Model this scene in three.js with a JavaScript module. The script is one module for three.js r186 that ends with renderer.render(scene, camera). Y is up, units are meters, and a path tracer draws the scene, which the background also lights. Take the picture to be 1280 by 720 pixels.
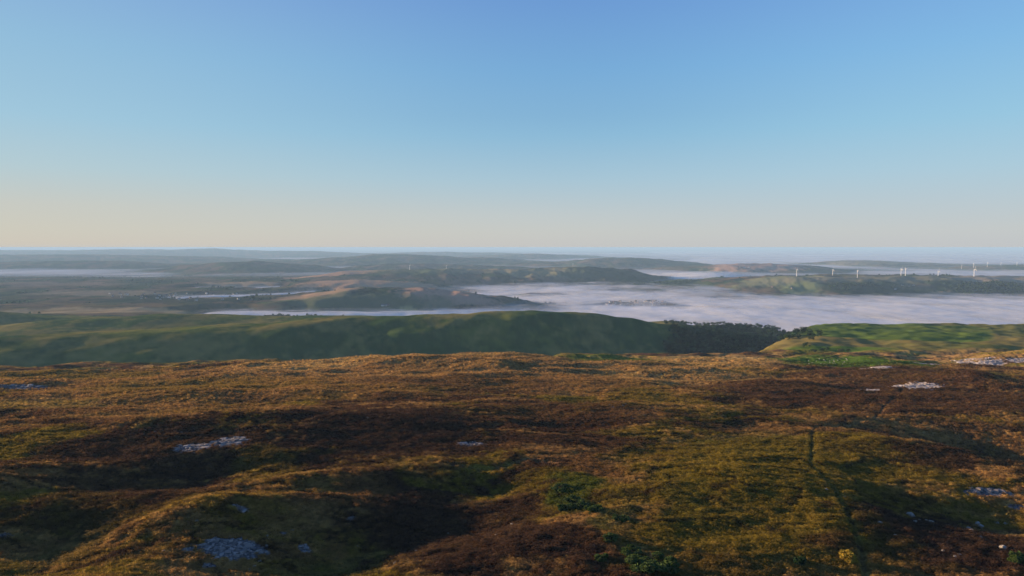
import * as THREE from 'three';
import { mergeGeometries } from 'three/addons/utils/BufferGeometryUtils.js';
import { createNoise2D } from 'simplex-noise';

// ---------------------------------------------------------------- camera, sky, sun, exposure
const scene = new THREE.Scene();
const F = 869, HORIZON = 309;                        // focal length and horizon row, in pixels of the 1280 x 720 photograph
const PITCH = Math.atan((360 - HORIZON) / F);
const camera = new THREE.PerspectiveCamera(2 * Math.atan(360 / F) * 180 / Math.PI, 16 / 9, 1, 250000);
camera.position.set(0, 0, 0);                          // heights are metres above the drone: everything lies below 0
camera.rotation.x = -PITCH;

const SUN_AZ = -62 * Math.PI / 180, SUN_EL = 6.0 * Math.PI / 180;   // low morning sun, to the left and ahead
const sunDir = new THREE.Vector3(Math.sin(SUN_AZ) * Math.cos(SUN_EL), Math.sin(SUN_EL), -Math.cos(SUN_AZ) * Math.cos(SUN_EL));
{
  const W = 1024, H = 512, data = new Float32Array(W * H * 4);
  const lin = (c) => c.map((v) => { v /= 255; return v <= 0.04045 ? v / 12.92 : Math.pow((v + 0.055) / 1.055, 2.4); });
  // clear dawn air: [elevation in degrees, colour away from the sun, colour towards the sun]
  const stops = [
    [0, [192, 195, 198], [210, 199, 182]], [1.2, [195, 200, 200], [208, 203, 186]], [3, [186, 201, 208], [203, 203, 192]],
    [5.5, [172, 203, 219], [184, 205, 210]], [9, [152, 199, 225], [165, 201, 220]], [14, [132, 186, 228], [152, 192, 218]],
    [20, [116, 164, 222], [138, 172, 216]], [35, [84, 130, 198], [92, 138, 198]], [60, [60, 100, 172], [62, 104, 174]], [90, [50, 86, 158], [50, 86, 158]],
  ].map(([e, a, b]) => [e, lin(a), lin(b)]);
  for (let r = 0; r < H; r++) {
    const el = ((r + 0.5) / H - 0.5) * Math.PI, deg = Math.max(0, el * 180 / Math.PI);
    let k = 0; while (k < stops.length - 2 && deg > stops[k + 1][0]) k++;
    let t = (deg - stops[k][0]) / (stops[k + 1][0] - stops[k][0]); t = Math.min(1, Math.max(0, t));
    for (let c = 0; c < W; c++) {
      const az = ((c + 0.5) / W - 0.5) * 2 * Math.PI;                       // x = cos, z = sin
      const dx = Math.cos(az) * Math.cos(el), dz = Math.sin(az) * Math.cos(el), dy = Math.sin(el);
      const cs = dx * sunDir.x + dy * sunDir.y + dz * sunDir.z;
      const towards = Math.pow(0.5 + 0.5 * cs, 4);
      const deep = 1 - 0.25 * Math.exp(-Math.pow((cs - 0.42) / 0.34, 2)) * Math.min(1, Math.max(0, (deg - 2.5) / 8));   // the deeper blue across from the sun
      for (let ch = 0; ch < 3; ch++) {
        const a = stops[k][1][ch] + (stops[k + 1][1][ch] - stops[k][1][ch]) * t;
        const b = stops[k][2][ch] + (stops[k + 1][2][ch] - stops[k][2][ch]) * t;
        data[(r * W + c) * 4 + ch] = (a + (b - a) * towards) * (1 - (1 - deep) * [0.95, 0.7, 0.4][ch]);
      }
      data[(r * W + c) * 4 + 3] = 1;
    }
  }
  const sky = new THREE.DataTexture(data, W, H, THREE.RGBAFormat, THREE.FloatType);
  sky.mapping = THREE.EquirectangularReflectionMapping; sky.magFilter = THREE.LinearFilter; sky.needsUpdate = true;
  scene.background = sky; scene.environment = sky;
  scene.backgroundIntensity = 0.38; scene.environmentIntensity = 0.38;
}
const sun = new THREE.DirectionalLight(new THREE.Color().setRGB(1, 0.70, 0.42), 5);
sun.position.copy(sunDir).multiplyScalar(3000); sun.target.position.set(0, 0, 0);
sun.castShadow = true; sun.shadow.mapSize.set(4096, 4096); sun.shadow.radius = 1;
Object.assign(sun.shadow.camera, { left: -1500, right: 1500, top: 1500, bottom: -1500, near: 1, far: 8000 });
scene.add(sun, sun.target);

const renderer = new THREE.WebGLRenderer({ antialias: true });
renderer.setSize(1024, 576);
renderer.toneMapping = THREE.LinearToneMapping;
renderer.toneMappingExposure = 1 / 0.38;
renderer.shadowMap.enabled = true;
scene.fog = new THREE.FogExp2(new THREE.Color().setRGB(0.43, 0.69, 1.0), 4.9e-5);

// ---------------------------------------------------------------- helpers
function rng(seed) { let a = seed >>> 0; return () => { a = (a + 0x6D2B79F5) >>> 0; let t = Math.imul(a ^ (a >>> 15), 1 | a); t = (t + Math.imul(t ^ (t >>> 7), 61 | t)) ^ t; return ((t ^ (t >>> 14)) >>> 0) / 4294967296; }; }
const n1 = createNoise2D(rng(11)), n2 = createNoise2D(rng(23)), n3 = createNoise2D(rng(37));
const fbm = (n, x, y, oct, gain = 0.5) => { let s = 0, a = 1, m = 0; for (let i = 0; i < oct; i++) { s += a * n(x, y); m += a; a *= gain; x = x * 2.03 + 17.1; y = y * 2.03 - 9.7; } return s / m; };
const clamp = (x, a = 0, b = 1) => Math.min(b, Math.max(a, x));
const ss = (a, b, x) => { const t = clamp((x - a) / (b - a)); return t * t * (3 - 2 * t); };
const lerp = (a, b, t) => a + (b - a) * t;
const mixc = (a, b, t) => [lerp(a[0], b[0], t), lerp(a[1], b[1], t), lerp(a[2], b[2], t)];
// direction of a photograph pixel
const cp = Math.cos(PITCH), sp = Math.sin(PITCH);
function ray(px, py) { const a = (px - 640) / F, b = -(py - 360) / F; return [a, b * cp - sp, -cp - b * sp]; }
// point at forward distance D along a pixel
function at(px, py, D) { const d = ray(px, py), k = D / -d[2]; return [d[0] * k, d[1] * k, -D]; }

const taken = new Map();
function numbered(name) { const k = taken.get(name) ?? 0; taken.set(name, k + 1); return k ? name + '_' + String(k).padStart(3, '0') : name; }
function tag(o, label, category, group, kind) { o.userData.label = label; o.userData.category = category; if (group) o.userData.group = group; if (kind) o.userData.kind = kind; return o; }
function put(name, geometry, material, parent = scene) {
  const m = new THREE.Mesh(geometry, material); m.name = parent === scene ? numbered(name) : name;
  m.castShadow = m.receiveShadow = true; parent.add(m); return m;
}

// ---------------------------------------------------------------- the lie of the land
const FLAT = (px, py) => { const d = ray(px, py); let D = 150; for (let i = 0; i < 40; i++) { const y = -50 - 0.08 * D - 1.4e-5 * D * D; D = y / (d[1] / -d[2]); } return [d[0] * D / -d[2], D]; };
// knolls (+) and hollows (-) of the moor: pixel, half-widths across and along in metres, height, turn
const bumps = [
  [470, 535, 46, 26, 6.5, 0.2], [600, 520, 40, 20, 2.5, 0], [250, 535, 40, 16, 5.0, 0.25], [210, 592, 26, 15, -4.5, 0.3], [270, 575, 20, 9, -3, 0],
  [70, 668, 20, 22, -6.5, 0.3], [-40, 610, 26, 20, 4.5, 0], [380, 680, 30, 18, -5.5, 0.35], [250, 645, 34, 9, 3.2, 0.55], [400, 600, 30, 9, 2.6, 0.45],  // the rise past the left edge is added to shade the hollow beside it
  [560, 640, 24, 16, -3.4, 0.3], [620, 600, 16, 11, -3, 0.2], [700, 560, 20, 30, 1.5, 0], [790, 515, 40, 22, 3.5, 0], [880, 600, 34, 34, 3.0, 0],
  [1204, 480, 26, 40, 8, 0.1], [1300, 450, 50, 60, 9, 0], [1400, 452, 60, 40, 8, 0], [1275, 545, 36, 40, -13, 0.2], [1260, 640, 26, 18, -5, 0], [1130, 560, 30, 30, 2.5, 0],
  [1020, 640, 30, 30, 2.0, 0], [30, 520, 60, 24, 3.5, 0], [330, 490, 80, 30, 3, 0], [560, 455, 120, 60, 5.5, 0], [60, 480, 70, 16, -4, 0],
  [860, 470, 90, 24, -3, 0], [720, 448, 70, 18, -5, 0],
].map(([px, py, w, l, a, turn]) => { const [x, D] = FLAT(px, py); return { x, D, w, l, a, c: Math.cos(turn), s: Math.sin(turn) }; });
// sheep track and peat gully, as polylines on the moor
const lines = [
  { p: [[1140, 448], [1125, 492], [1092, 520], [1020, 530], [1015, 545], [1014, 582], [1046, 624], [1060, 652], [1077, 690], [1082, 722], [1086, 780]], w: 0.48, d: 0.5 },
  { p: [[560, 582], [615, 586], [660, 578], [692, 582]], w: 1.0, d: 0.6 },
].map((l) => ({ ...l, q: l.p.map(([x, y]) => FLAT(x, y)) }));
function lineDist(l, x, D) {
  let best = 1e9;
  for (let i = 0; i + 1 < l.q.length; i++) {
    const [ax, ay] = l.q[i], [bx, by] = l.q[i + 1], vx = bx - ax, vy = by - ay;
    const t = clamp(((x - ax) * vx + (D - ay) * vy) / (vx * vx + vy * vy)); const dx = x - ax - t * vx, dy = D - ay - t * vy;
    best = Math.min(best, dx * dx + dy * dy);
  }
  return Math.sqrt(best);
}
// hills as crest lines: [pixel x, pixel y, distance]; w = half-width of the flanks in front and behind
const ridges = [
  { w: 225, b: 330, n: 5, p: [[-420, 432, 1150], [-150, 427, 1200], [0, 423, 1250], [150, 417, 1320], [300, 408, 1400], [450, 398, 1470], [560, 393, 1500], [650, 389.5, 1500], [720, 391.5, 1500], [780, 398, 1480], [860, 409, 1470], [930, 423, 1430], [985, 445, 1380]] },
  { w: 330, b: 300, n: 4, p: [[85, 408, 1700], [110, 399, 1800], [200, 393.5, 1850], [330, 397, 1850], [450, 397, 1800], [540, 398, 1750]] },
  { w: 200, b: 220, n: 5, p: [[790, 402, 1900], [840, 403.5, 1850], [900, 407, 1800], [950, 411, 1750], [990, 420, 1700]] },
  { w: 210, b: 260, n: 4, p: [[-420, 378, 2050], [-120, 381, 2050], [-40, 386, 2050], [20, 392, 2100], [80, 396, 2200]] },  // added ridge, mostly out of view, shaped to shade the left hollow
  { w: 640, b: 480, n: 6, p: [[300, 386, 3300], [350, 375, 3300], [400, 366, 3300], [450, 360, 3300], [520, 361, 3300], [560, 365, 3250], [600, 371, 3200], [650, 381, 3150]] },
  { w: 640, b: 500, n: 6, p: [[320, 366, 4500], [350, 358, 4500], [400, 352, 4500], [440, 350, 4500], [500, 352, 4500], [545, 362, 4400]] },
  { w: 860, b: 700, n: 7, p: [[310, 362, 5600], [350, 353, 5600], [390, 345, 5600], [440, 339, 5600], [500, 337, 5600], [560, 336, 5600], [640, 337, 5600], [720, 333, 5700], [780, 337, 5600], [830, 346, 5500], [870, 357, 5400]] },
  { w: 980, b: 1400, n: 8, p: [[900, 362, 4300], [930, 353, 4350], [980, 346, 4400], [1050, 345, 4450], [1150, 345, 4450], [1280, 347, 4400], [1600, 345, 4400], [2100, 350, 4200]] },
  { w: 1200, b: 1300, n: 9, p: [[850, 343, 7300], [880, 334, 7500], [905, 330, 7500], [960, 330, 7500], [1010, 332, 7400], [1060, 338, 7200], [1100, 347, 7000]] },
  { w: 1700, b: 1600, n: 9, p: [[1005, 341, 9800], [1030, 331, 10000], [1055, 326.5, 10000], [1080, 325, 10000], [1120, 327.5, 10000], [1200, 330, 10000], [1280, 333, 10000], [1500, 330, 10000]] },
  { w: 1100, b: 1200, n: 8, p: [[1140, 345, 7700], [1190, 337, 8000], [1240, 333, 8000], [1290, 331, 8000], [1450, 329, 7800]] },
  { w: 1900, b: 2400, n: 12, p: [[300, 328, 10500], [370, 324.5, 11000], [440, 321, 11000], [470, 318.5, 11000], [482, 317, 11000], [520, 318.5, 11000], [580, 322, 11000], [630, 328, 10500], [680, 336, 10000]] },
  { w: 900, b: 900, n: 8, p: [[400, 340, 8000], [450, 332, 8000], [500, 329.5, 8000], [560, 330.5, 8000], [640, 333, 8000], [700, 340, 7800]] },
  { w: 2400, b: 3000, n: 14, p: [[560, 324, 15500], [620, 319, 16000], [665, 317, 16000], [692, 318, 16000], [730, 324, 15500], [765, 330, 15000]] },
  { w: 1400, b: 1500, n: 10, p: [[655, 335, 9000], [700, 328, 9500], [735, 323.5, 9500], [780, 322, 9500], [815, 323.5, 9500], [845, 328, 9300], [900, 332, 9000], [960, 338, 9000]] },
  { w: 3600, b: 4000, n: 20, p: [[-900, 315, 19000], [-400, 313.5, 20000], [0, 312.5, 21000], [70, 313, 21000], [150, 311.3, 21000], [205, 312.3, 21000], [255, 310.8, 21000], [300, 312.8, 21000], [360, 313.5, 21000], [420, 316, 20000], [470, 317, 20000], [545, 314.8, 21000], [600, 315.7, 21000], [650, 318, 20000], [720, 323, 19000]] },
  { w: 2300, b: 2300, n: 12, p: [[-700, 323, 12000], [-300, 320, 13000], [0, 318.5, 13000], [100, 318, 13000], [200, 320, 13000], [320, 324, 12500], [380, 330, 12000]] },
  { w: 1200, b: 1200, n: 10, p: [[-500, 333, 9000], [-100, 330, 9000], [40, 327, 9000], [120, 326, 9000], [200, 330, 8800], [260, 338, 8500]] },
  { w: 1000, b: 1000, n: 8, p: [[180, 346, 6800], [235, 336, 7200], [265, 329, 7500], [310, 326.5, 7500], [350, 330, 7400], [410, 341, 7000]] },
  { w: 160, b: 200, n: 3, p: [[690, 387, 3150], [740, 379.5, 3250], [780, 377.5, 3300], [830, 377.5, 3300], [870, 386, 3250]] },
  { w: 260, b: 260, n: 4, p: [[870, 367, 4300], [900, 360, 4400], [940, 357, 4400], [990, 355, 4400]] },
  { w: 220, b: 240, n: 4, p: [[620, 372, 3950], [665, 366, 3950], [695, 366, 3950], [735, 374, 3950]] },
].map((r) => ({ ...r, q: r.p.map(([px, py, D]) => at(px, py, D)) }));
for (const r of ridges) { r.lo = [1e9, 1e9]; r.hi = [-1e9, -1e9]; const m = 2.6 * Math.max(r.w, r.b); for (const [x, , z] of r.q) { r.lo[0] = Math.min(r.lo[0], x - m); r.hi[0] = Math.max(r.hi[0], x + m); r.lo[1] = Math.min(r.lo[1], -z - m); r.hi[1] = Math.max(r.hi[1], -z + m); } }

// hollows that hold ribbons of mist
const troughs = [
  { w: 130, p: [[235, 377, 3550], [300, 373, 3650], [345, 367, 3800], [395, 361, 4000]] },
  { w: 110, p: [[250, 361, 4400], [300, 359, 4400], [345, 358, 4400]] },
  { w: 170, p: [[290, 387, 2750], [380, 390, 2700], [470, 391, 2700], [560, 389, 2750], [650, 385, 2850], [740, 384, 2850]] },
].map((r) => ({ ...r, q: r.p.map(([px, py, D]) => at(px, py, D)) }));
const MIST = -262;
function moor(x, Dreal) {                                  // upland the drone flies over, to its edge
  const D = Math.max(Dreal, -250);
  let y = -50 - 0.08 * D - 1.4e-5 * D * D;
  const u = 640 + F * x / Math.max(D, 60), right = ss(905, 1040, u);
  if (D > 700) y = lerp(y, -112.9 - 0.058 * (D - 700), right);
  const far = ss(60, 120, Math.hypot(x, D)), out = ss(330, 620, D);
  y -= 6 * out * ss(480, 60, u) - 3 * out * Math.exp(-Math.pow((u - 610) / 120, 2));
  for (const b of bumps) {
    const dx = x - b.x, dD = D - b.D, p = (dx * b.c + dD * b.s) / b.w, q = (-dx * b.s + dD * b.c) / b.l, e = p * p + q * q;
    if (e < 9) y += b.a * Math.exp(-e);
  }
  y += (2.2 + 1.2 * out) * fbm(n1, x / 130, D / 110, 2) + (0.85 + 0.8 * out) * fbm(n2, x / 46 + 3, D / 40, 2) + (0.42 * fbm(n3, x / 17, D / 15, 2) + 0.34 * fbm(n1, x / 5.3, D / 4.9, 3, 0.6) * far) * (1 - 0.9 * ss(700, 850, D));
  // peat hags: low scarps along wandering lines
  const rough = 1 - 0.9 * ss(700, 850, D), hag = fbm(n2, x / 62 + 40, D / 34 - 7, 4, 0.55);
  y -= rough * (0.5 * ss(0.10, 0.14, hag) * (0.4 + 0.6 * ss(-0.3, 0.4, n3(x / 90, D / 90))) + 0.3 * ss(-0.22, -0.19, -Math.abs(hag + 0.25)));
  if (D < 420 && D > 60) for (const l of lines) { const d = lineDist(l, x, D) + 0.5 * n3(x / 6, D / 6); if (d < 3 * l.w) y -= l.d * Math.exp(-(d / l.w) * (d / l.w)); }
  return y;
}
function poolAt(x, D) {                                 // how far a place lies inside one of the misty hollows
  if (D < 2400 || D > 4900) return 0;
  let k = 0;
  for (const r of troughs) {
    let best = 1e12;
    for (let i = 0; i + 1 < r.q.length; i++) {
      const a = r.q[i], b = r.q[i + 1], vx = b[0] - a[0], vy = a[2] - b[2], t = clamp(((x - a[0]) * vx + (D + a[2]) * vy) / (vx * vx + vy * vy));
      const dx = x - a[0] - t * vx, dy = D + a[2] - t * vy; best = Math.min(best, dx * dx + dy * dy);
    }
    k = Math.max(k, Math.exp(-best / (r.w * r.w) * (1 + 0.5 * n1(x / 200, D / 200))));
  }
  return k;
}
function land(x, D) {                                  // valley floor and hills beyond it
  const u = 640 + F * x / Math.max(D, 300);
  const low = ss(380, 640, u) * ss(1300, 2300, D);
  let y = lerp(-222, -244, ss(1000, 2300, D)) - 85 * ss(5200, 7600, D) * (1 - low) - 92 * low - 70 * ss(560, 800, u) * (1 - low) * ss(900, 1500, D);
  if (D < -200) y = -230;
  y += 9 * fbm(n1, x / 900, D / 1300, 3) + lerp(0.7, 2.5, ss(1900, 2600, D)) * fbm(n2, x / 210, D / 240, 3);
  const floor = y;
  for (const r of ridges) {
    if (x < r.lo[0] || x > r.hi[0] || D < r.lo[1] || D > r.hi[1]) continue;
    let best = 1e12, yc = 0, behind = 0, sum = 0;
    const wx = x + r.n * 9 * fbm(n3, x / (r.w * 1.3), D / (r.w * 1.3), 2), wD = D + r.n * 9 * fbm(n2, x / (r.w * 1.1) + 9, D / (r.w * 1.1), 2), soft = r.w * r.w * 0.02;
    for (let i = 0; i + 1 < r.q.length; i++) {
      const a = r.q[i], b = r.q[i + 1], ax = a[0], ay = -a[2], vx = b[0] - ax, vy = -b[2] - ay;
      const t = clamp(((wx - ax) * vx + (wD - ay) * vy) / (vx * vx + vy * vy)), dx = wx - ax - t * vx, dy = wD - ay - t * vy, d = dx * dx + dy * dy, g = 1 / Math.pow(d + soft, 2.5);
      best = Math.min(best, d); yc += g * lerp(a[1], b[1], t); behind += g * dy; sum += g;
    }
    yc /= sum; behind /= sum;
    const far = Math.sqrt(best), w = lerp(r.w, r.b, ss(-1, 1, behind / Math.max(far, 1))), d = far / w, k = Math.exp(-d * d);
    const cut = 1 + (r.n < 6 ? 0.04 : 0.16) * fbm(n1, x / (r.w * 0.55), D / (r.w * 0.8), 3) * k * (1 - k) * 4;      // side valleys
    const rough = (r.n < 6 ? 0.12 : 1) * (yc - floor) * 0.16 * k * (1 - 0.75 * k) * fbm(n2, x / (r.w * 0.3) + 5, D / (r.w * 0.34), 4, 0.5);
    const v = floor + (yc - floor) * Math.min(1, k * cut) + rough * 2.2, s = 5 + r.n;
    y = v > y ? v + s * Math.exp(-(v - y) / s) * 0.25 : y + s * Math.exp(-(y - v) / s) * 0.25 * k;
  }
  const pool = poolAt(x, D); if (pool > 0.01) y = lerp(y, Math.min(y, -280), pool);
  return y;
}
const edgeOf = (x, D) => { const u = 640 + F * x / Math.max(D, 60); return lerp(690 + 40 * n1(u / 170, 3) + 110 * ss(640, 860, u), 1360, ss(935, 1035, u)) + 26 * n2(x / 120, 7); };
function height(x, z) {
  const D = -z;
  if (D < 640) return moor(x, D);
  const e = edgeOf(x, D), t = ss(0, 330, D - e);
  if (t <= 0) return moor(x, D);
  const l = land(x, D);
  if (t >= 1) return l;
  return lerp(moor(x, D), l, t);
}
function hit(px, py, from = 80, to = 60000) {          // where a pixel's ray meets the ground
  const d = ray(px, py), k = 1 / -d[2]; let D = from, last = from;
  while (D < to) { if (height(d[0] * k * D, -D) > d[1] * k * D) break; last = D; D *= 1.004; }
  let a = last, b = D; for (let i = 0; i < 14; i++) { const m = (a + b) / 2; if (height(d[0] * k * m, -m) > d[1] * k * m) b = m; else a = m; }
  return [d[0] * k * b, height(d[0] * k * b, -b), -b];
}

// ---------------------------------------------------------------- vegetation cover (what grows where, with some sunlight put into the grass colours)
const C = {
  peat: [0.042, 0.027, 0.018], heather: [0.085, 0.05, 0.032], heatherRed: [0.13, 0.068, 0.035], rust: [0.41, 0.235, 0.078], straw: [0.62, 0.41, 0.145],  // rust and straw lifted to carry low sunlight on the outer moor
  olive: [0.25, 0.185, 0.028], green: [0.08, 0.13, 0.025], bright: [0.10, 0.19, 0.022], stone: [0.30, 0.28, 0.27], wood: [0.022, 0.04, 0.018],
};
// [pixel x, pixel y, half-width, half-height, cover, strength]
const cover = [
  [150, 466, 260, 17, 'rust', 0.75], [560, 460, 260, 17, 'straw', 0.6], [330, 488, 260, 14, 'rust', 0.65], [700, 478, 150, 11, 'rust', 0.7], [860, 470, 110, 12, 'straw', 0.55], [90, 462, 120, 7, 'olive', 0.6], [420, 455, 120, 6, 'straw', 0.7],  // dry grass band, its sunlit brightness painted in by these patches
  [480, 545, 150, 45, 'heather', 1], [180, 560, 150, 22, 'heather', 0.9], [340, 620, 120, 26, 'rust', 0.35], [180, 610, 130, 40, 'heather', 0.7], [30, 555, 60, 22, 'olive', 0.9],
  [330, 575, 60, 12, 'olive', 0.5], [60, 670, 70, 50, 'green', 0.35], [420, 690, 90, 24, 'green', 0.5], [560, 650, 110, 60, 'heather', 0.9], [620, 695, 90, 40, 'heather', 1], [930, 650, 140, 60, 'olive', 0.8], [860, 640, 60, 40, 'green', 0.3], [960, 560, 90, 30, 'green', 0.35], [1080, 590, 60, 20, 'green', 0.4], [700, 520, 130, 26, 'heatherRed', 0.7],  // the heather at lower centre also paints in weaker light
  [810, 500, 60, 12, 'olive', 0.8], [1000, 490, 130, 26, 'heatherRed', 0.9], [950, 590, 160, 65, 'olive', 0.95], [1080, 570, 90, 36, 'olive', 0.7], [1150, 570, 46, 16, 'heather', 0.9],
  [1220, 500, 100, 26, 'heatherRed', 0.9], [1235, 560, 70, 50, 'heather', 0.8], [1205, 670, 95, 70, 'heather', 1], [1000, 680, 160, 50, 'olive', 0.4], [1050, 670, 36, 20, 'heatherRed', 0.7],
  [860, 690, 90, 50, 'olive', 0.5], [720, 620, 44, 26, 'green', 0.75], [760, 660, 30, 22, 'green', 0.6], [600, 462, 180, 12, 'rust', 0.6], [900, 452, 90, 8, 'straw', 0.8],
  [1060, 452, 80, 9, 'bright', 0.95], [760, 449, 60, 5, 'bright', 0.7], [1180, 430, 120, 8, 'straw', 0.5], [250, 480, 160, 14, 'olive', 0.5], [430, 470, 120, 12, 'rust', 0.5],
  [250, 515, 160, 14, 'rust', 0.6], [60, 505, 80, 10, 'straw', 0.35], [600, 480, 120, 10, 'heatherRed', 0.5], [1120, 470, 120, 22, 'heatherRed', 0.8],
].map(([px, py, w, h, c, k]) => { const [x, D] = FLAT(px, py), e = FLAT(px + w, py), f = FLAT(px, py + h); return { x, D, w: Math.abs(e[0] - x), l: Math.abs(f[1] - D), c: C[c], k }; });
function moorCover(x, D) {
  const wx = x + 14 * fbm(n1, x / 40, D / 40, 3), wD = D + 14 * fbm(n2, x / 40, D / 40, 3);
  const a = fbm(n1, wx / 90 + 5, wD / 70, 4), b = fbm(n2, wx / 55, wD / 32 + 8, 4, 0.6), fine = fbm(n3, x / 7, D / 6, 4, 0.65);
  let c = mixc(mixc(C.heatherRed, C.rust, ss(-0.35, 0.5, fbm(n3, wx / 170, wD / 140, 2))), C.olive, ss(-0.1, 0.4, a + 0.35 * fine));
  c = mixc(c, mixc(C.rust, C.straw, 0.3), ss(0.05, 0.5, b + 0.25 * fine) * 0.8);
  c = mixc(c, C.heather, ss(0.1, 0.45, -b + 0.4 * fine - 0.05));
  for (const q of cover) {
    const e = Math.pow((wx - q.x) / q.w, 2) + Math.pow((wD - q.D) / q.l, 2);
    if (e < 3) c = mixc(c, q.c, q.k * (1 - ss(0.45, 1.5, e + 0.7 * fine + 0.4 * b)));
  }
  const hag = fbm(n2, x / 62 + 40, D / 34 - 7, 4, 0.55);
  c = mixc(c, C.peat, 0.75 * (ss(0.075, 0.12, hag) - ss(0.14, 0.21, hag)));
  let g = 1 + 0.42 * fine + 0.3 * n1(x / 1.7, D / 1.7);
  if (D < 420) for (const l of lines) { const d = lineDist(l, x, D) + 0.5 * n3(x / 6, D / 6); if (d < 2.5 * l.w) c = mixc(c, C.peat, 0.5 * Math.exp(-(d / l.w) * (d / l.w))); }
  g = clamp(g, 0.35, 1.9);
  return [c[0] * g, c[1] * g, c[2] * g * (1 - 0.1 * fine)];
}
// far fields: cells of differing crops with dark hedges between
function cell(x, y) {
  const ix = Math.floor(x), iy = Math.floor(y); let f1 = 9, f2 = 9, id = 0;
  for (let j = -1; j < 2; j++) for (let i = -1; i < 2; i++) {
    const a = ix + i, b = iy + j, h = Math.sin(a * 127.1 + b * 311.7) * 43758.5453, h2 = Math.sin(a * 269.5 + b * 183.3) * 43758.5453;
    const d = Math.hypot(a + 0.1 + 0.8 * (h - Math.floor(h)) - x, b + 0.1 + 0.8 * (h2 - Math.floor(h2)) - y);
    if (d < f1) { f2 = f1; f1 = d; id = (h - Math.floor(h)); } else if (d < f2) f2 = d;
  }
  return [f2 - f1, id];
}
// bracken, tan pasture and plantations on the far hills, warm sunlight put into the tans: [bearing as a pixel column, distance, half-widths, colour, share]
const patches = [
  [470, 4350, 110, 330, [0.51, 0.266, 0.135], 0.85], [400, 3250, 50, 260, [0.48, 0.266, 0.135], 0.7], [560, 3180, 60, 260, [0.54, 0.266, 0.149], 0.85], [460, 2950, 120, 160, [0.14, 0.14, 0.06], 0.7], [505, 2830, 16, 70, [0.45, 0.322, 0.108], 0.9],
  [420, 5500, 70, 260, [0.495, 0.252, 0.135], 0.8], [520, 5400, 60, 260, [0.12, 0.13, 0.055], 0.7], [600, 5500, 50, 200, [0.33, 0.224, 0.108], 0.7], [690, 5400, 60, 260, [0.3, 0.224, 0.0945], 0.7], [760, 5350, 60, 260, [0.05, 0.065, 0.03], 0.8],
  [950, 7300, 60, 500, [0.48, 0.252, 0.162], 0.8], [980, 4300, 60, 200, [0.255, 0.224, 0.0945], 0.8], [1100, 4250, 120, 180, [0.27, 0.196, 0.101], 0.7], [1250, 4350, 60, 250, [0.33, 0.224, 0.135], 0.8], [1235, 3850, 42, 240, [0.022, 0.036, 0.02], 1],
  [1060, 3900, 30, 160, [0.03, 0.045, 0.022], 0.8], [1110, 3750, 46, 160, [0.04, 0.055, 0.025], 0.75], [1180, 3700, 24, 120, [0.45, 0.266, 0.149], 0.8], [1000, 3950, 26, 160, [0.24, 0.238, 0.081], 0.7], [1140, 9900, 120, 700, [0.24, 0.182, 0.108], 0.8],
  [130, 3700, 90, 260, [0.33, 0.224, 0.121], 0.6], [260, 3500, 40, 200, [0.33, 0.21, 0.108], 0.6], [60, 4600, 90, 300, [0.3, 0.182, 0.108], 0.5], [200, 3150, 110, 120, [0.04, 0.055, 0.03], 0.8], [300, 4600, 40, 260, [0.45, 0.266, 0.135], 0.7], [150, 2600, 160, 160, [0.48, 0.308, 0.135], 0.7],
];
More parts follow.
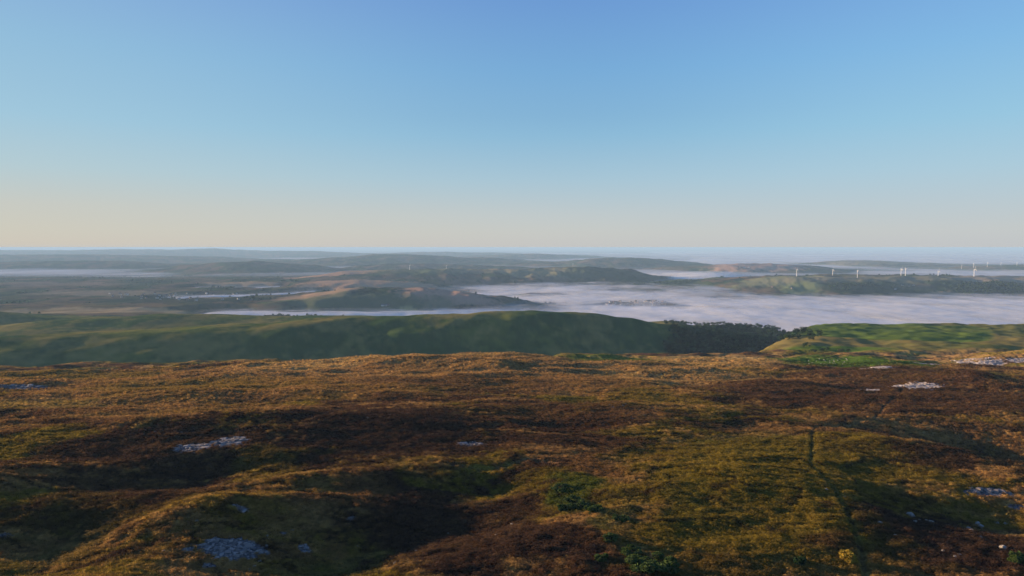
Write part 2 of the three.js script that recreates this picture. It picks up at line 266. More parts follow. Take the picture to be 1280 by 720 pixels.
function landCover(x, D, y) {
  const u = 640 + F * x / Math.max(D, 300);
  const a = fbm(n1, x / 420, D / 700 + 3, 4, 0.55), b = fbm(n2, x / 230, D / 300, 4, 0.6), fine = fbm(n3, x / 40, D / 60, 3, 0.6);
  if (D < 2250) {                                       // the green hill, the wooded dingle, the right-hand pasture
    let c = mixc([0.05, 0.092, 0.026], [0.14, 0.15, 0.03], ss(-0.3, 0.6, a + 0.3 * fine));
    c = mixc(c, [0.27, 0.20, 0.06], ss(-0.1, 0.55, b + 0.3 * fine + 0.2 * ss(520, 250, u)) * 0.6);
    if (u > 930 && D < 1420) {
      const e = Math.pow((u - 1118) / 128, 4) + Math.pow((D - 1160 + 0.6 * (u - 1118)) / 215, 4);
      c = mixc([0.20, 0.16, 0.05], [0.15, 0.145, 0.036], ss(-0.2, 0.3, a + 0.3 * fine));
      c = mixc(c, mixc([0.095, 0.15, 0.024], [0.13, 0.155, 0.032], ss(-0.1, 0.6, a)), 0.95 * (1 - ss(0.7, 1.2, e + 0.12 * b)));
      c = mixc(c, [0.085, 0.16, 0.02], 0.85 * (1 - ss(0.6, 1.4, Math.pow((u - 1040) / 90, 2) + Math.pow((D - 790) / 80, 2) + 0.4 * b)));
    }
    const wood = ss(815, 880, u) * (1 - ss(1000, 1030, u)) * ss(1050, 1150, D);
    c = mixc(c, C.wood, wood * ss(-0.5, 0.1, b + 0.3));
    const g = 1 + 0.22 * fine; return [c[0] * g, c[1] * g, c[2] * g];
  }
  const [edge, id] = cell(x / 210 + 0.4 * a, D / 300 + 0.4 * b);
  const [, id2] = cell(x / 90 + 7, D / 120);
  let c = id < 0.3 ? [0.045, 0.07, 0.025] : id < 0.55 ? [0.085, 0.08, 0.034] : id < 0.75 ? [0.15, 0.095, 0.052] : [0.058, 0.072, 0.03];
  c = mixc(c, [0.19, 0.11, 0.062], 0.8 * ss(-0.1, 0.4, a + 0.3 * b));          // brown grazing
  c = mixc(c, [0.05, 0.052, 0.032], 0.6 * ss(0.0, 0.4, b + 0.2 * fine));
  const hedge = (1 - ss(0.03, 0.09, edge)) * (1 - ss(5000, 9000, D));
  c = mixc(c, C.wood, 0.8 * hedge * (id2 > 0.3 ? 1 : 0.2));
  c = mixc(c, [0.03, 0.045, 0.025], 0.9 * ss(0.12, 0.34, -a + 0.5 * b) * ss(0.1, 0.6, id2 + 0.4));   // woodland
  for (const [cu, cD, ru, rD, q, k] of patches) { const e = Math.pow((u - cu) / ru, 2) + Math.pow((D - cD) / rD, 2); if (e < 2.5) c = mixc(c, q, k * (1 - ss(0.5, 1.5, e + 0.9 * b + 0.5 * fine))); }
  c = [c[0] * 0.92, c[1] * 1.08, c[2] * 1.25];  // blue of the distant air put into the land colour
  if (u < 330 && D < 3000) c = mixc(c, [0.22, 0.15, 0.06], 0.6 * ss(-0.1, 0.3, b));
  return c;
}

// ---------------------------------------------------------------- where bare stone shows
const screes = [];                                      // filled below; tussocks keep off bare stone
const bare = (x, D) => screes.find((q) => { const p = (x - q.x) / q.w, l = (D - q.D) / q.l; return p * p + l * l < 0.85 + 0.6 * fbm(n2, x / (q.w * 0.5), D / (q.l * 0.5), 3); });
const onTrack = (x, D) => D < 420 && lines.some((l) => lineDist(l, x, D) < 2 * l.w);
// [pixel x, pixel y, half-width, half-height, share of ground covered, label]
const screeList = [
  [290, 684, 44, 19, 1, 'large blue-grey scree patch with a ragged outline in the shaded hollow'], [354, 667, 6, 11, 1, 'narrow upright sliver of grey stones beside the large shaded scree'],
  [380, 685, 9, 8, 1, 'small slanting patch of grey stones above green turf'], [261, 709, 9, 6, 0.8, 'little stone patch under the large blue-grey scree'], [236, 686, 7, 3, 0.8, 'small stone streak at the tip of the large blue-grey scree'],
  [242, 559, 22, 8, 0.75, 'broken grey scree on a dark heather bank, beside its smoother twin'], [286, 552, 21, 7, 0.95, 'smooth grey scree tongue on a dark heather bank'],
  [300, 634, 13, 4, 0.9, 'thin pale stone strip on the rust grass rise'], [588, 555, 16, 4, 0.9, 'grey-blue stone strip in the dark heather knoll'], [462, 570, 13, 8, 0.3, 'scattered white stones on the heather knoll'],
  [6, 668, 11, 7, 0.9, 'bluish stone patch in the dark green hollow'], [1231, 615, 27, 6, 0.9, 'long grey stone streak in shaded heather'], [1270, 634, 16, 5, 0.7, 'fainter grey stone streak below the long one'],
  [1095, 460, 27, 6, 0.95, 'sunlit pale scree fan beside a heather track'], [1086, 488, 18, 3, 0.8, 'narrow sunlit stone strip below the scree fan'], [1146, 482, 32, 6, 1, 'long sunlit crest of pale stones on a heather knoll'],
  [1158, 455, 12, 4, 0.9, 'small sunlit stone patch between two larger pale screes'], [1224, 452, 28, 6, 0.95, 'broad sunlit scree on the heather rise'], [1274, 450, 13, 5, 0.95, 'rounded sunlit stone patch at the end of the heather rise'],
  [790, 515, 44, 13, 0.16, 'sprinkle of whitish stones on a red heather mound'], [490, 520, 26, 5, 0.22, 'thin sprinkle of stones over the heather knoll'], [30, 483, 34, 4, 0.6, 'bluish wet stone band in the brown flat'],
  [180, 541, 50, 6, 0.16, 'sprinkle of pale stones along the heather edge'], [1215, 497, 60, 12, 0.14, 'sprinkle of pale stones in dark heather behind the stone crest'], [440, 648, 5, 8, 0.8, 'tiny pale stone patch in the darkest hollow'],
  [1052, 454, 26, 3, 0.1, 'few pale stones in the bright green turf'], [35, 578, 30, 5, 0.12, 'few pale stones beside the olive turf'], [640, 476, 90, 4, 0.1, 'line of small pale stones across the brown flat'],
];
for (const [px, py, w, h, k] of screeList) { const p = hit(px, py), q = hit(px + w, py), f = hit(px, py + h * 0.9); if (k > 0.5) screes.push({ x: p[0], D: -p[2], w: 1.15 * Math.abs(q[0] - p[0]), l: 1.15 * clamp(Math.abs(f[2] - p[2]), 1, 1.2 * Math.abs(q[0] - p[0])), pale: px > 1000 && py < 495 }); }  // pale marks patches whose stone colour has sunlight painted in
// ---------------------------------------------------------------- ground meshes: rings round the moor, finer in front
function grain(size, seed, lo, hi) {
  const n = createNoise2D(rng(seed)), r = rng(seed + 1), d = new Uint8Array(size * size * 4);
  const tile = (x, y, f) => { const t = 2 * Math.PI, u = x / size, v = y / size; return n(f * Math.cos(t * u) * 0.16 * 1.9 + 31 * Math.sin(t * v) * f * 0.01, f * Math.sin(t * u) * 0.3 + f * Math.cos(t * v) * 0.3); };
  for (let y = 0; y < size; y++) for (let x = 0; x < size; x++) {
    // blades: white noise smeared a little, over clumps
    const v = clamp(0.5 + 0.26 * tile(x, y, 40) + 0.2 * tile(x + 77, y + 13, 95) + 0.34 * (r() - 0.5)), g = Math.round(255 * lerp(lo, hi, v)), i = (y * size + x) * 4;
    d[i] = d[i + 1] = d[i + 2] = g; d[i + 3] = 255;
  }
  const t = new THREE.DataTexture(d, size, size); t.wrapS = t.wrapT = THREE.RepeatWrapping; t.magFilter = THREE.LinearFilter; t.minFilter = THREE.LinearMipmapLinearFilter; t.generateMipmaps = true; t.needsUpdate = true; return t;
}
const grainColor = grain(1024, 71, 0.62, 1.0), grainBump = grain(1024, 91, 0, 1);
grainColor.repeat.set(1 / 97, 1 / 97); grainBump.repeat.set(1 / 83, 1 / 83);
const moorMat = new THREE.MeshStandardMaterial({ name: 'moor grass and heather', vertexColors: true, map: grainColor, bumpMap: grainBump, bumpScale: 0.5, roughness: 1 });
const landMat = new THREE.MeshStandardMaterial({ name: 'far fields', vertexColors: true, roughness: 1 });
moorMat.specularIntensity = 0; landMat.specularIntensity = 0; // heather has no gloss
function ringMesh(name, radii, angles, paint, mat) {
  const R = radii.length, A = angles.length, pos = new Float32Array(R * A * 3), uv = new Float32Array(R * A * 2), col = new Float32Array(R * A * 3), idx = new Uint32Array((R - 1) * A * 6);
  for (let i = 0, k = 0; i < R; i++) for (let j = 0; j < A; j++, k++) {
    const x = radii[i] * Math.sin(angles[j]), z = -radii[i] * Math.cos(angles[j]), y = height(x, z), c = paint(x, -z, y);
    pos.set([x, y, z], k * 3); uv.set([x, z], k * 2); col.set(c, k * 3);
  }
  let o = 0;
  for (let i = 0; i + 1 < R; i++) for (let j = 0; j < A; j++) {
    const a = i * A + j, b = i * A + (j + 1) % A, c = a + A, d = b + A;
    idx[o++] = a; idx[o++] = b; idx[o++] = c; idx[o++] = b; idx[o++] = d; idx[o++] = c;
  }
  const g = new THREE.BufferGeometry();
  g.setAttribute('position', new THREE.BufferAttribute(pos, 3)); g.setAttribute('uv', new THREE.BufferAttribute(uv, 2)); g.setAttribute('color', new THREE.BufferAttribute(col, 3));
  g.setIndex(new THREE.BufferAttribute(idx, 1)); g.computeVertexNormals();
  return put(name, g, mat);
}
const rad = (d) => d * Math.PI / 180;
function angleList(step, half = 46, coarse = 3) { const a = []; for (let d = -half; d < half; d += step) a.push(rad(d)); for (let d = half; d < 360 - half; d += coarse) a.push(rad(d)); return a; }
const nearR = [0.5, 25, 50, 75, 95]; while (nearR.at(-1) < 1500) nearR.push(nearR.at(-1) * (nearR.at(-1) < 880 ? 1.0048 : 1.009));
const split = nearR.findIndex((r) => r > 840), midR = nearR.splice(split); nearR.push(midR[0]);
const farR = [midR.at(-1)]; while (farR.at(-1) < 150000) farR.push(farR.at(-1) * (farR.at(-1) < 12000 ? 1.0095 : 1.03));
const nearA = angleList(0.082), mixCover = (x, D, y) => { const e = edgeOf(x, D), u = 640 + F * x / Math.max(D, 60), k = ss(-20, 60, D - lerp(e, 760, ss(935, 1000, u))); const q = D < 650 && bare(x, D); if (q) { const g = (q.pale ? 0.36 : 0.17) * (0.8 + 0.5 * n1(x / 1.3, D / 1.3)); return [g * 1.08, g * 0.98, g * 0.92]; } return k <= 0 ? moorCover(x, D) : k >= 1 ? landCover(x, D, y) : mixc(moorCover(x, D), landCover(x, D, y), k); };  // pale patches: same stone ground with sunlight put into its colour
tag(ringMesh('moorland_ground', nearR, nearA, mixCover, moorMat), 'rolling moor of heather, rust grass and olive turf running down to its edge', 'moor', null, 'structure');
tag(ringMesh('pasture_ground', midR, nearA, mixCover, landMat), 'green hill and pasture slopes just beyond the moor edge', 'pasture', null, 'structure');
tag(ringMesh('valley_and_hills_ground', farR, nearA, landCover, landMat), 'hazy valley floor and ridge after ridge of far hills', 'hills', null, 'structure');

// ---------------------------------------------------------------- mist lying in the valley: thin banks one above another
{
  const angles = []; for (let d = -44; d <= 48; d += 0.16) angles.push(rad(d));
  const radii = [1500]; while (radii.at(-1) < 7500) radii.push(radii.at(-1) * 1.008);
  const mat = new THREE.MeshStandardMaterial({ name: 'mist', vertexColors: true, transparent: true, roughness: 1, color: new THREE.Color().setRGB(0.98, 0.95, 0.88) });
  mat.specularIntensity = 0;
  const banks = [[-16, 12, 6], [-8, 12, 8], [0, 13, 13], [7, 15, 21], [14, 17, 30]];
  banks.forEach(([lift, thick, clear], n) => {
    const R = radii.length, A = angles.length, pos = new Float32Array(R * A * 3), col = new Float32Array(R * A * 4), idx = [];
    for (let i = 0, k = 0; i < R; i++) for (let j = 0; j < A; j++, k++) {
      const x = radii[i] * Math.sin(angles[j]), D = radii[i] * Math.cos(angles[j]);
      const wave = 5 * fbm(n1, x / 700 + n * 0.15, D / 900, 3) + 2.2 * fbm(n2, x / 170 + n, D / 210, 3) + 34 * Math.exp(-Math.pow((640 + F * x / D - 885) / 55, 2) - Math.pow((D - 6000) / 800, 2));
      const left = ss(760, 420, 640 + F * x / D), brim = poolAt(x, D), y = MIST - 9 * left + lift * (1 - 0.45 * left) + wave + 22 * left * brim, depth = y - height(x, -D);
      const thin = fbm(n3, x / 520 + n * 3.3, D / 800, 4, 0.6), u = 640 + F * x / D;
      // depth of mist between this bank and the ground, thinner in gaps and up the valley
      const here = clamp(depth, 0, thick) * (n < 2 ? 1 : clamp(0.55 + 1.1 * thin)) * (1 - ss(6000, 7300, D)) * (1 - ss(4450, 4900, D) * ss(900, 940, u)) * (0.5 + 0.5 * ss(600, 850, u)) * (n > 2 ? 1 - 0.85 * left : 1) * (n > 0 ? 1 - 0.85 * Math.exp(-Math.pow((u - 795) / 62, 2) - Math.pow((D - 3270) / 200, 2)) : 1);
      pos.set([x, y, -D], k * 3); col.set([1, 1, 1, 1 - Math.exp(-here / clear)], k * 4);
    }
    for (let i = 0; i + 1 < R; i++) for (let j = 0; j + 1 < A; j++) {
      const a = i * A + j, b = a + 1, c = a + A, d = c + 1;
      if (col[a * 4 + 3] + col[b * 4 + 3] + col[c * 4 + 3] + col[d * 4 + 3] < 0.01) continue;
      idx.push(a, b, c, b, d, c);
    }
    const g = new THREE.BufferGeometry();
    g.setAttribute('position', new THREE.BufferAttribute(pos, 3)); g.setAttribute('color', new THREE.BufferAttribute(col, 4)); g.setIndex(idx); g.computeVertexNormals();
    tag(put('valley_mist', g, mat), 'white morning mist filling the valley between the green hill and the wind farm ridge', 'mist', 'banks of valley mist', 'stuff');
  });
}

// thin haze pooled over the low ground between the far ridges
{
  const angles = [], radii = [6200]; for (let d = -46; d <= 46; d += 0.3) angles.push(rad(d)); while (radii.at(-1) < 30000) radii.push(radii.at(-1) * 1.012);
  const mat = new THREE.MeshStandardMaterial({ name: 'thin ground haze', vertexColors: true, transparent: true, roughness: 1, color: new THREE.Color().setRGB(0.92, 0.92, 0.88) }); mat.specularIntensity = 0;
  [[-258, 75], [-246, 75]].forEach(([level, clear], n) => {
    const A = angles.length, R = radii.length, pos = new Float32Array(R * A * 3), col = new Float32Array(R * A * 4), idx = [];
    for (let i = 0, k = 0; i < R; i++) for (let j = 0; j < A; j++, k++) {
      const x = radii[i] * Math.sin(angles[j]), D = radii[i] * Math.cos(angles[j]), u = 640 + F * x / D;
      const y = level + 9 * fbm(n1, x / 1700 + n * 5, D / 2600, 3), depth = clamp(y - height(x, -D), 0, 60);
      const bank = clamp(0.75 + 0.9 * fbm(n3, x / 1400 + n * 2, D / 2300, 3));
      pos.set([x, y, -D], k * 3); col.set([1, 1, 1, 1 - Math.exp(-depth * bank / clear)], k * 4);
    }
    for (let i = 0; i + 1 < R; i++) for (let j = 0; j + 1 < A; j++) {
      const a = i * A + j, b = a + 1, c = a + A, d = c + 1;
      if (col[a * 4 + 3] + col[b * 4 + 3] + col[c * 4 + 3] + col[d * 4 + 3] < 0.01) continue;
      idx.push(a, b, c, b, d, c);
    }
    const g = new THREE.BufferGeometry();
    g.setAttribute('position', new THREE.BufferAttribute(pos, 3)); g.setAttribute('color', new THREE.BufferAttribute(col, 4)); g.setIndex(idx); g.computeVertexNormals();
    tag(put('ground_haze', g, mat), 'thin blue haze pooled between the far ridges', 'haze', 'banks of ground haze', 'stuff');
  });
}
// low cloud over the lowlands far beyond the hills
{
  const pos = [], idx = [], A = 60, R = 26; let k = 0;
  const mat = new THREE.MeshStandardMaterial({ name: 'far low cloud', color: new THREE.Color().setRGB(0.8, 0.78, 0.74), roughness: 1 }); mat.specularIntensity = 0;
  for (let i = 0; i < R; i++) for (let j = 0; j < A; j++, k++) {
    const t = j / (A - 1), D = 13000 * Math.pow(4.4, i / (R - 1)) + 1500 * n1(t * 9, 4) * (1 - i / R), a = rad(7 + 45 * t), x = D * Math.tan(a);
    pos.push(x, -248 + 14 * fbm(n2, x / 2600, D / 4200, 3) - 60 * Math.pow(1 - i / (R - 1), 8) - 110 * (1 - ss(0.02, 0.3, t + 0.05 * n3(D / 3000, 1))), -D);
    if (i + 1 < R && j + 1 < A) idx.push(k, k + 1, k + A, k + 1, k + A + 1, k + A);
  }
  const g = new THREE.BufferGeometry(); g.setAttribute('position', new THREE.BufferAttribute(new Float32Array(pos), 3)); g.setIndex(idx); g.computeVertexNormals();
  tag(put('low_cloud_bank', g, mat), 'flat pale bank of low cloud along the far horizon beyond the wind farm', 'low cloud', null, 'stuff');
}

// ---------------------------------------------------------------- tussocks over the near moor
const X = new THREE.Vector3(), Q = new THREE.Quaternion(), S = new THREE.Vector3(), E = new THREE.Euler(), M4 = new THREE.Matrix4(), COL = new THREE.Color();
function triangles(list) { const g = new THREE.BufferGeometry(); g.setAttribute('position', new THREE.BufferAttribute(new Float32Array(list), 3)); g.computeVertexNormals(); return g; }
function heatherGeo(seed) {                             // a springy mound of short upright shoots
  const r = rng(seed), t = [];
  for (let i = 0; i < 34; i++) {
    const a = r() * 6.283, q = Math.sqrt(r()) * 0.5, h = 0.42 * (1 - 2.6 * q * q) + 0.12 * r(), x = Math.cos(a) * q, z = Math.sin(a) * q, b = r() * 6.283, w = 0.1 + 0.07 * r();
    t.push(x - Math.cos(b) * w, h * 0.25 - 0.1, z - Math.sin(b) * w, x + Math.cos(b) * w, h * 0.25 - 0.1, z + Math.sin(b) * w, x * 1.25 + 0.06 * (r() - 0.5), h, z * 1.25 + 0.06 * (r() - 0.5));
  }
  return triangles(t);
}
function grassGeo(seed) {                               // bent blades from one crown
  const r = rng(seed), t = [];
  for (let i = 0; i < 22; i++) {
    const a = r() * 6.283, o = 0.18 * r(), l = 0.35 + 0.3 * r(), h = 0.28 + 0.3 * r(), w = 0.035 + 0.02 * r(), c = Math.cos(a), s = Math.sin(a);
    const p = [c * o, -0.05, s * o], m = [c * (o + l * 0.4), h, s * (o + l * 0.4)], e = [c * (o + l) + 0.08, h * 0.72, s * (o + l)];
    t.push(p[0] - s * w, p[1], p[2] + c * w, p[0] + s * w, p[1], p[2] - c * w, m[0], m[1], m[2], m[0] - s * w, m[1], m[2] + c * w, m[0] + s * w, m[1] - 0.01, m[2] - c * w, e[0], e[1], e[2]);
  }
  return triangles(t);
}
const leafy = new THREE.MeshPhysicalMaterial({ name: 'tussock', roughness: 1, transmission: 0.45, thickness: 0, side: THREE.DoubleSide, specularIntensity: 0 });
function scatter(name, geos, seed, count, pick, label, category) {
  const r = rng(seed);
  for (let v = 0; v < geos.length; v++) {
    const m = new THREE.InstancedMesh(geos[v], leafy, count); m.name = numbered(name); m.castShadow = m.receiveShadow = true; let n = 0;
    for (let i = 0; i < count; i++) {
      const a = rad(-43 + 86 * r()), R = 100 * Math.pow(7.2, r()), x = R * Math.sin(a), D = R * Math.cos(a), c = moorCover(x, D), s = pick(c, r, R, x, D);
      if (!s || bare(x, D) || onTrack(x, D)) continue;
      const j = 0.68 + 0.6 * r();
      M4.compose(X.set(x, height(x, -D), -D), Q.setFromEuler(E.set((r() - 0.5) * 0.3, r() * 6.283, (r() - 0.5) * 0.3)), S.set(s * (0.8 + 0.5 * r()), s * (0.6 + 0.5 * r()), s * (0.8 + 0.5 * r())));
      m.setMatrixAt(n, M4); m.setColorAt(n++, COL.setRGB(c[0] * j, c[1] * j, c[2] * j));
    }
    m.count = n; scene.add(m); tag(m, label, category, null, 'stuff');
  }
}
scatter('heather_tussocks', [heatherGeo(1), heatherGeo(2)], 301, 95000, (c, r, R) => (c[0] < c[1] * 1.25 ? 0 : (0.45 + 0.55 * r() * r()) * (1 + R / 600)), 'springy brown heather mounds covering the near moor', 'heather');
scatter('grass_tussocks', [grassGeo(5), grassGeo(6)], 302, 170000, (c, r, R) => (0.45 + 0.5 * r()) * (1 + R / 350), 'bent moor grass tussocks between the heather', 'moor grass');

// ---------------------------------------------------------------- bare stone: screes and boulders
function stoneTex() { const n = 128, d = new Uint8Array(n * n * 4), r = rng(5); for (let i = 0; i < n * n; i++) { const v = 170 + 85 * r(); d.set([v, v * (0.97 + 0.03 * r()), v * 0.96, 255], i * 4); } const t = new THREE.DataTexture(d, n, n); t.wrapS = t.wrapT = THREE.RepeatWrapping; t.magFilter = THREE.LinearFilter; t.colorSpace = THREE.SRGBColorSpace; t.needsUpdate = true; return t; }
const stoneMat = new THREE.MeshStandardMaterial({ name: 'weathered grit stone', vertexColors: true, roughness: 0.95, flatShading: true });
const rockMat = new THREE.MeshStandardMaterial({ name: 'pale boulder', color: new THREE.Color().setRGB(0.42, 0.385, 0.34), map: stoneTex(), roughness: 0.95, flatShading: true });
function stoneInto(pos, col, r, x, y, z, s, pale) {           // a squat angular stone of 12 triangles
  const a = r() * 6.283, ring = [], top = [], n = 4, g = (0.13 + 0.13 * r()) * (pale ? 1.7 : 1), c = [g * 1.14, g * 0.98, g * 0.86];  // pale lifts the same stone, painting sunlight into its colour
  for (let i = 0; i < n; i++) { const t = a + i * 6.283 / n + 0.5 * (r() - 0.5), q = s * (0.6 + 0.8 * r()); ring.push([x + Math.cos(t) * q, y - 0.15 * s, z + Math.sin(t) * q]); top.push([x + Math.cos(t) * q * 0.62, y + Math.min(s, 0.7) * (0.07 + 0.16 * r()), z + Math.sin(t) * q * 0.62]); }
  const f = (p, q, o) => { pos.push(...p, ...q, ...o); for (let i = 0; i < 3; i++) col.push(...c); };
  for (let i = 0; i < n; i++) { const j = (i + 1) % n; f(ring[j], ring[i], top[i]); f(ring[j], top[i], top[j]); }
  f(top[2], top[1], top[0]); f(top[3], top[2], top[0]);
}
screeList.forEach(([px, py, w, h, k, label], n) => {
  const r = rng(700 + n), p = hit(px, py), q = hit(px + w, py), f = hit(px, py + h * 0.9), W = 1.12 * Math.abs(q[0] - p[0]), L = clamp(1.12 * Math.abs(f[2] - p[2]), 1, 1.2 * W), pos = [], col = [];
  const size = 0.17 + 0.0007 * Math.hypot(p[0], p[2]), count = Math.min(7000, Math.round(k * W * L * 3.1 / (size * size * 1.6)));
  for (let i = 0; i < count; i++) {
    const a = r() * 6.283, e = Math.sqrt(r()) * 1.35, dx = Math.cos(a) * e, dz = Math.sin(a) * e, x = p[0] + dx * W, z = p[2] + dz * L;
    if (e * e > 1 + 0.75 * fbm(n2, x / (W * 0.45) + n, z / (L * 0.5), 2) || (k > 0.5 && fbm(n3, x / 3.1, z / 3.1, 2) > 0.35 + k * 0.3)) continue;
    const s = size * (0.4 + 1.9 * Math.pow(r(), 4) + (k > 0.5 && r() < 0.1 ? 1.5 + 2 * r() : 0));
    stoneInto(pos, col, r, x, height(x, z), z, s, px > 1000 && py < 495);
  }
  if (!pos.length) return;
  for (let i = 0; i < pos.length; i += 3) { pos[i] -= p[0]; pos[i + 1] -= p[1]; pos[i + 2] -= p[2]; }
  const g = triangles(pos); g.setAttribute('color', new THREE.BufferAttribute(new Float32Array(col), 3));
  const o = new THREE.Group(); o.name = numbered(k > 0.5 ? 'scree_patch' : 'stone_scatter'); scene.add(o); put('stones', g, stoneMat, o).userData.kind = 'stuff'; o.position.set(...p); tag(o, label, 'scree', 'bare stone patches on the moor');
});
function boulderGeo(seed) {
  const g = new THREE.IcosahedronGeometry(0.5, 2), p = g.attributes.position, v = new THREE.Vector3(), n = createNoise2D(rng(seed));
  for (let i = 0; i < p.count; i++) { v.fromBufferAttribute(p, i); const k = 1 + 0.25 * n(v.x * 2.2 + v.y, v.z * 2.2 - v.y) + 0.1 * n(v.x * 6, v.z * 6 + v.y * 5); v.multiplyScalar(k); v.y = Math.max(v.y, -0.3) * 0.75; v.x *= 1.3; p.setXYZ(i, v.x, v.y, v.z); }
  g.computeVertexNormals(); return g;
}
{
  const geos = [boulderGeo(1), boulderGeo(2), boulderGeo(3)], r = rng(55);
  const sets = [
    ['pale boulder among the dark heather below the shaded stone streaks', 'boulders in the dark heather', [[1138, 646, 6], [1144, 654, 4], [1158, 652, 3], [1164, 655, 5], [1149, 651, 3], [1211, 662, 4], [1214, 665, 4], [1222, 656, 4], [1226, 660, 5], [1194, 698, 4], [1199, 696, 4], [1246, 655, 3], [1257, 656, 3], [1254, 687, 5], [1179, 690, 3], [1226, 673, 3], [1186, 658, 2.5], [1272, 700, 3]]],
    ['lone boulder in the olive turf near the narrow track', 'boulders by the track', [[1100, 655, 4], [1119, 671, 4], [1033, 614, 4], [1010, 699, 3], [1056, 623, 3]]],
    ['small pale stone lying in the dark central hollow', 'stones in the central hollow', [[640, 656, 3], [747, 700, 5], [742, 683, 3], [645, 675, 2.5], [494, 706, 4], [509, 703, 4], [520, 690, 3], [620, 670, 2.5], [560, 668, 2.5]]],
    ['small pale stone on the shaded ground around the large scree', 'stones round the large scree', [[334, 671, 3], [322, 690, 3], [246, 652, 3], [318, 709, 3], [312, 713, 3], [447, 684, 3], [205, 690, 3], [365, 664, 3]]],
  ];
  for (const [label, group, list] of sets) for (const [px, py, size] of list) {
    const p = hit(px, py), s = size * Math.hypot(...p) / F * 1.1, o = put('boulder', geos[Math.floor(r() * 3)], rockMat);
    o.position.set(p[0], p[1] + 0.3 * s, p[2]); o.rotation.y = r() * 6.28; o.scale.set(s, s * (0.8 + 0.4 * r()), s); tag(o, label, 'boulder', group);
  }
}

// ---------------------------------------------------------------- bushes and trees
function crownGeo(seed, n, leaf, squash = 1, many = 9, spread = 0.28, small = 0.17) {          // leaf clumps through an uneven crown of radius 0.5
  const r = rng(seed), lobes = [], t = [];
  for (let i = 0; i < many; i++) { const a = r() * 6.283, e = spread * Math.sqrt(r()); lobes.push([Math.cos(a) * e, (r() - 0.42) * 0.55 * (1 - e), Math.sin(a) * e, small * (1 + 0.7 * r())]); }
  for (let i = 0; i < n; i++) {
    const l = lobes[Math.floor(r() * many)], a = r() * 6.283, c = 2 * r() - 1, q = l[3] * Math.cbrt(0.35 + 0.65 * r()), s = Math.sqrt(1 - c * c);
    const p = new THREE.Vector3(l[0] + s * Math.cos(a) * q, (l[1] + c * q) * squash, l[2] + s * Math.sin(a) * q), u = new THREE.Vector3(r() - 0.5, r() - 0.5, r() - 0.5).normalize(), w = new THREE.Vector3(r() - 0.5, r() - 0.5, r() - 0.5).cross(u).normalize(), k = leaf * (0.6 + 0.8 * r());
    const A = p.clone().addScaledVector(u, k), B = p.clone().addScaledVector(w, k * 0.6), Cc = p.clone().addScaledVector(u, -k * 0.8), Dd = p.clone().addScaledVector(w, -k * 0.6);
    t.push(...A, ...B, ...Cc, ...A, ...Cc, ...Dd);
  }
  return triangles(t);
}
const leafMat = (r, g, b) => new THREE.MeshPhysicalMaterial({ name: 'leaves', color: new THREE.Color().setRGB(r, g, b), roughness: 1, transmission: 0.25, thickness: 0, side: THREE.DoubleSide, specularIntensity: 0.2 });
const barkMat = new THREE.MeshStandardMaterial({ name: 'bark', color: new THREE.Color().setRGB(0.06, 0.05, 0.04), roughness: 1 });
function bush(px, py, wide, high, mat, label, seed, n) {
  const p = hit(px, py), d = Math.hypot(...p), W = wide * d / F, H = high * d / F / 0.9, o = new THREE.Group(); o.name = numbered('bush'); o.position.set(p[0], p[1], p[2]); scene.add(o);
  const c = put('foliage', crownGeo(seed, n, 0.22 / W * 1.5, 1, 22, 0.4, 0.085), mat, o); c.scale.set(W, H, W); c.position.y = H * 0.22;
  const stems = []; for (let i = 0; i < 7; i++) { const a = i * 0.9, g = new THREE.CylinderGeometry(0.03, 0.06, H * 0.6, 5); g.translate(0, H * 0.2, 0); g.rotateZ(0.5 * Math.cos(a)); g.rotateX(0.5 * Math.sin(a)); g.translate(W * 0.12 * Math.cos(a), 0, W * 0.12 * Math.sin(a)); stems.push(g); }
  put('stems', mergeGeometries(stems), barkMat, o);
  return tag(o, label, 'bush', 'bushes on the near moor');
}
const greenLeaf = leafMat(0.06, 0.095, 0.022), darkLeaf = leafMat(0.03, 0.065, 0.02), yellowLeaf = leafMat(0.36, 0.25, 0.03);
bush(816, 712, 66, 30, greenLeaf, 'widest rounded green bush in olive moor grass', 21, 9000);
bush(722, 632, 40, 16, greenLeaf, 'long green thicket along the peat gully', 22, 5000); bush(742, 642, 24, 16, greenLeaf, 'rounded green bush at the end of the thicket by the gully', 23, 3000);
bush(762, 676, 20, 12, greenLeaf, 'small green bush between the gully thicket and the widest bush', 24, 2500); bush(752, 702, 18, 14, greenLeaf, 'small leggy bush beside a pale stone', 25, 2500);
bush(702, 614, 26, 12, greenLeaf, 'green bush where the thicket meets the peat gully', 31, 2600); bush(776, 652, 22, 12, greenLeaf, 'low green bush on the olive turf above the gully thicket', 32, 2200); bush(790, 694, 26, 14, greenLeaf, 'green bush touching the widest bush', 33, 2600);
bush(1276, 708, 22, 18, greenLeaf, 'bright green bush at the foot of the boulder heather', 26, 2500); bush(1062, 700, 26, 16, yellowLeaf, 'ochre yellow flowering bush beside the track', 27, 3500);
bush(1000, 706, 16, 12, darkLeaf, 'small dark bush in the turf near the yellow bush', 28, 2000); bush(705, 640, 18, 12, darkLeaf, 'small dark bush in the heather beside the gully', 29, 2000);
const trunkGeo = (() => { const t = [new THREE.CylinderGeometry(0.012, 0.03, 0.6, 6).translate(0, 0.28, 0)]; for (let i = 0; i < 4; i++) { const g = new THREE.CylinderGeometry(0.005, 0.012, 0.35, 5); g.translate(0, 0.17, 0); g.rotateZ(0.8); g.rotateY(i * 1.7); g.translate(0, 0.32 + 0.05 * i, 0); t.push(g); } return mergeGeometries(t); })();
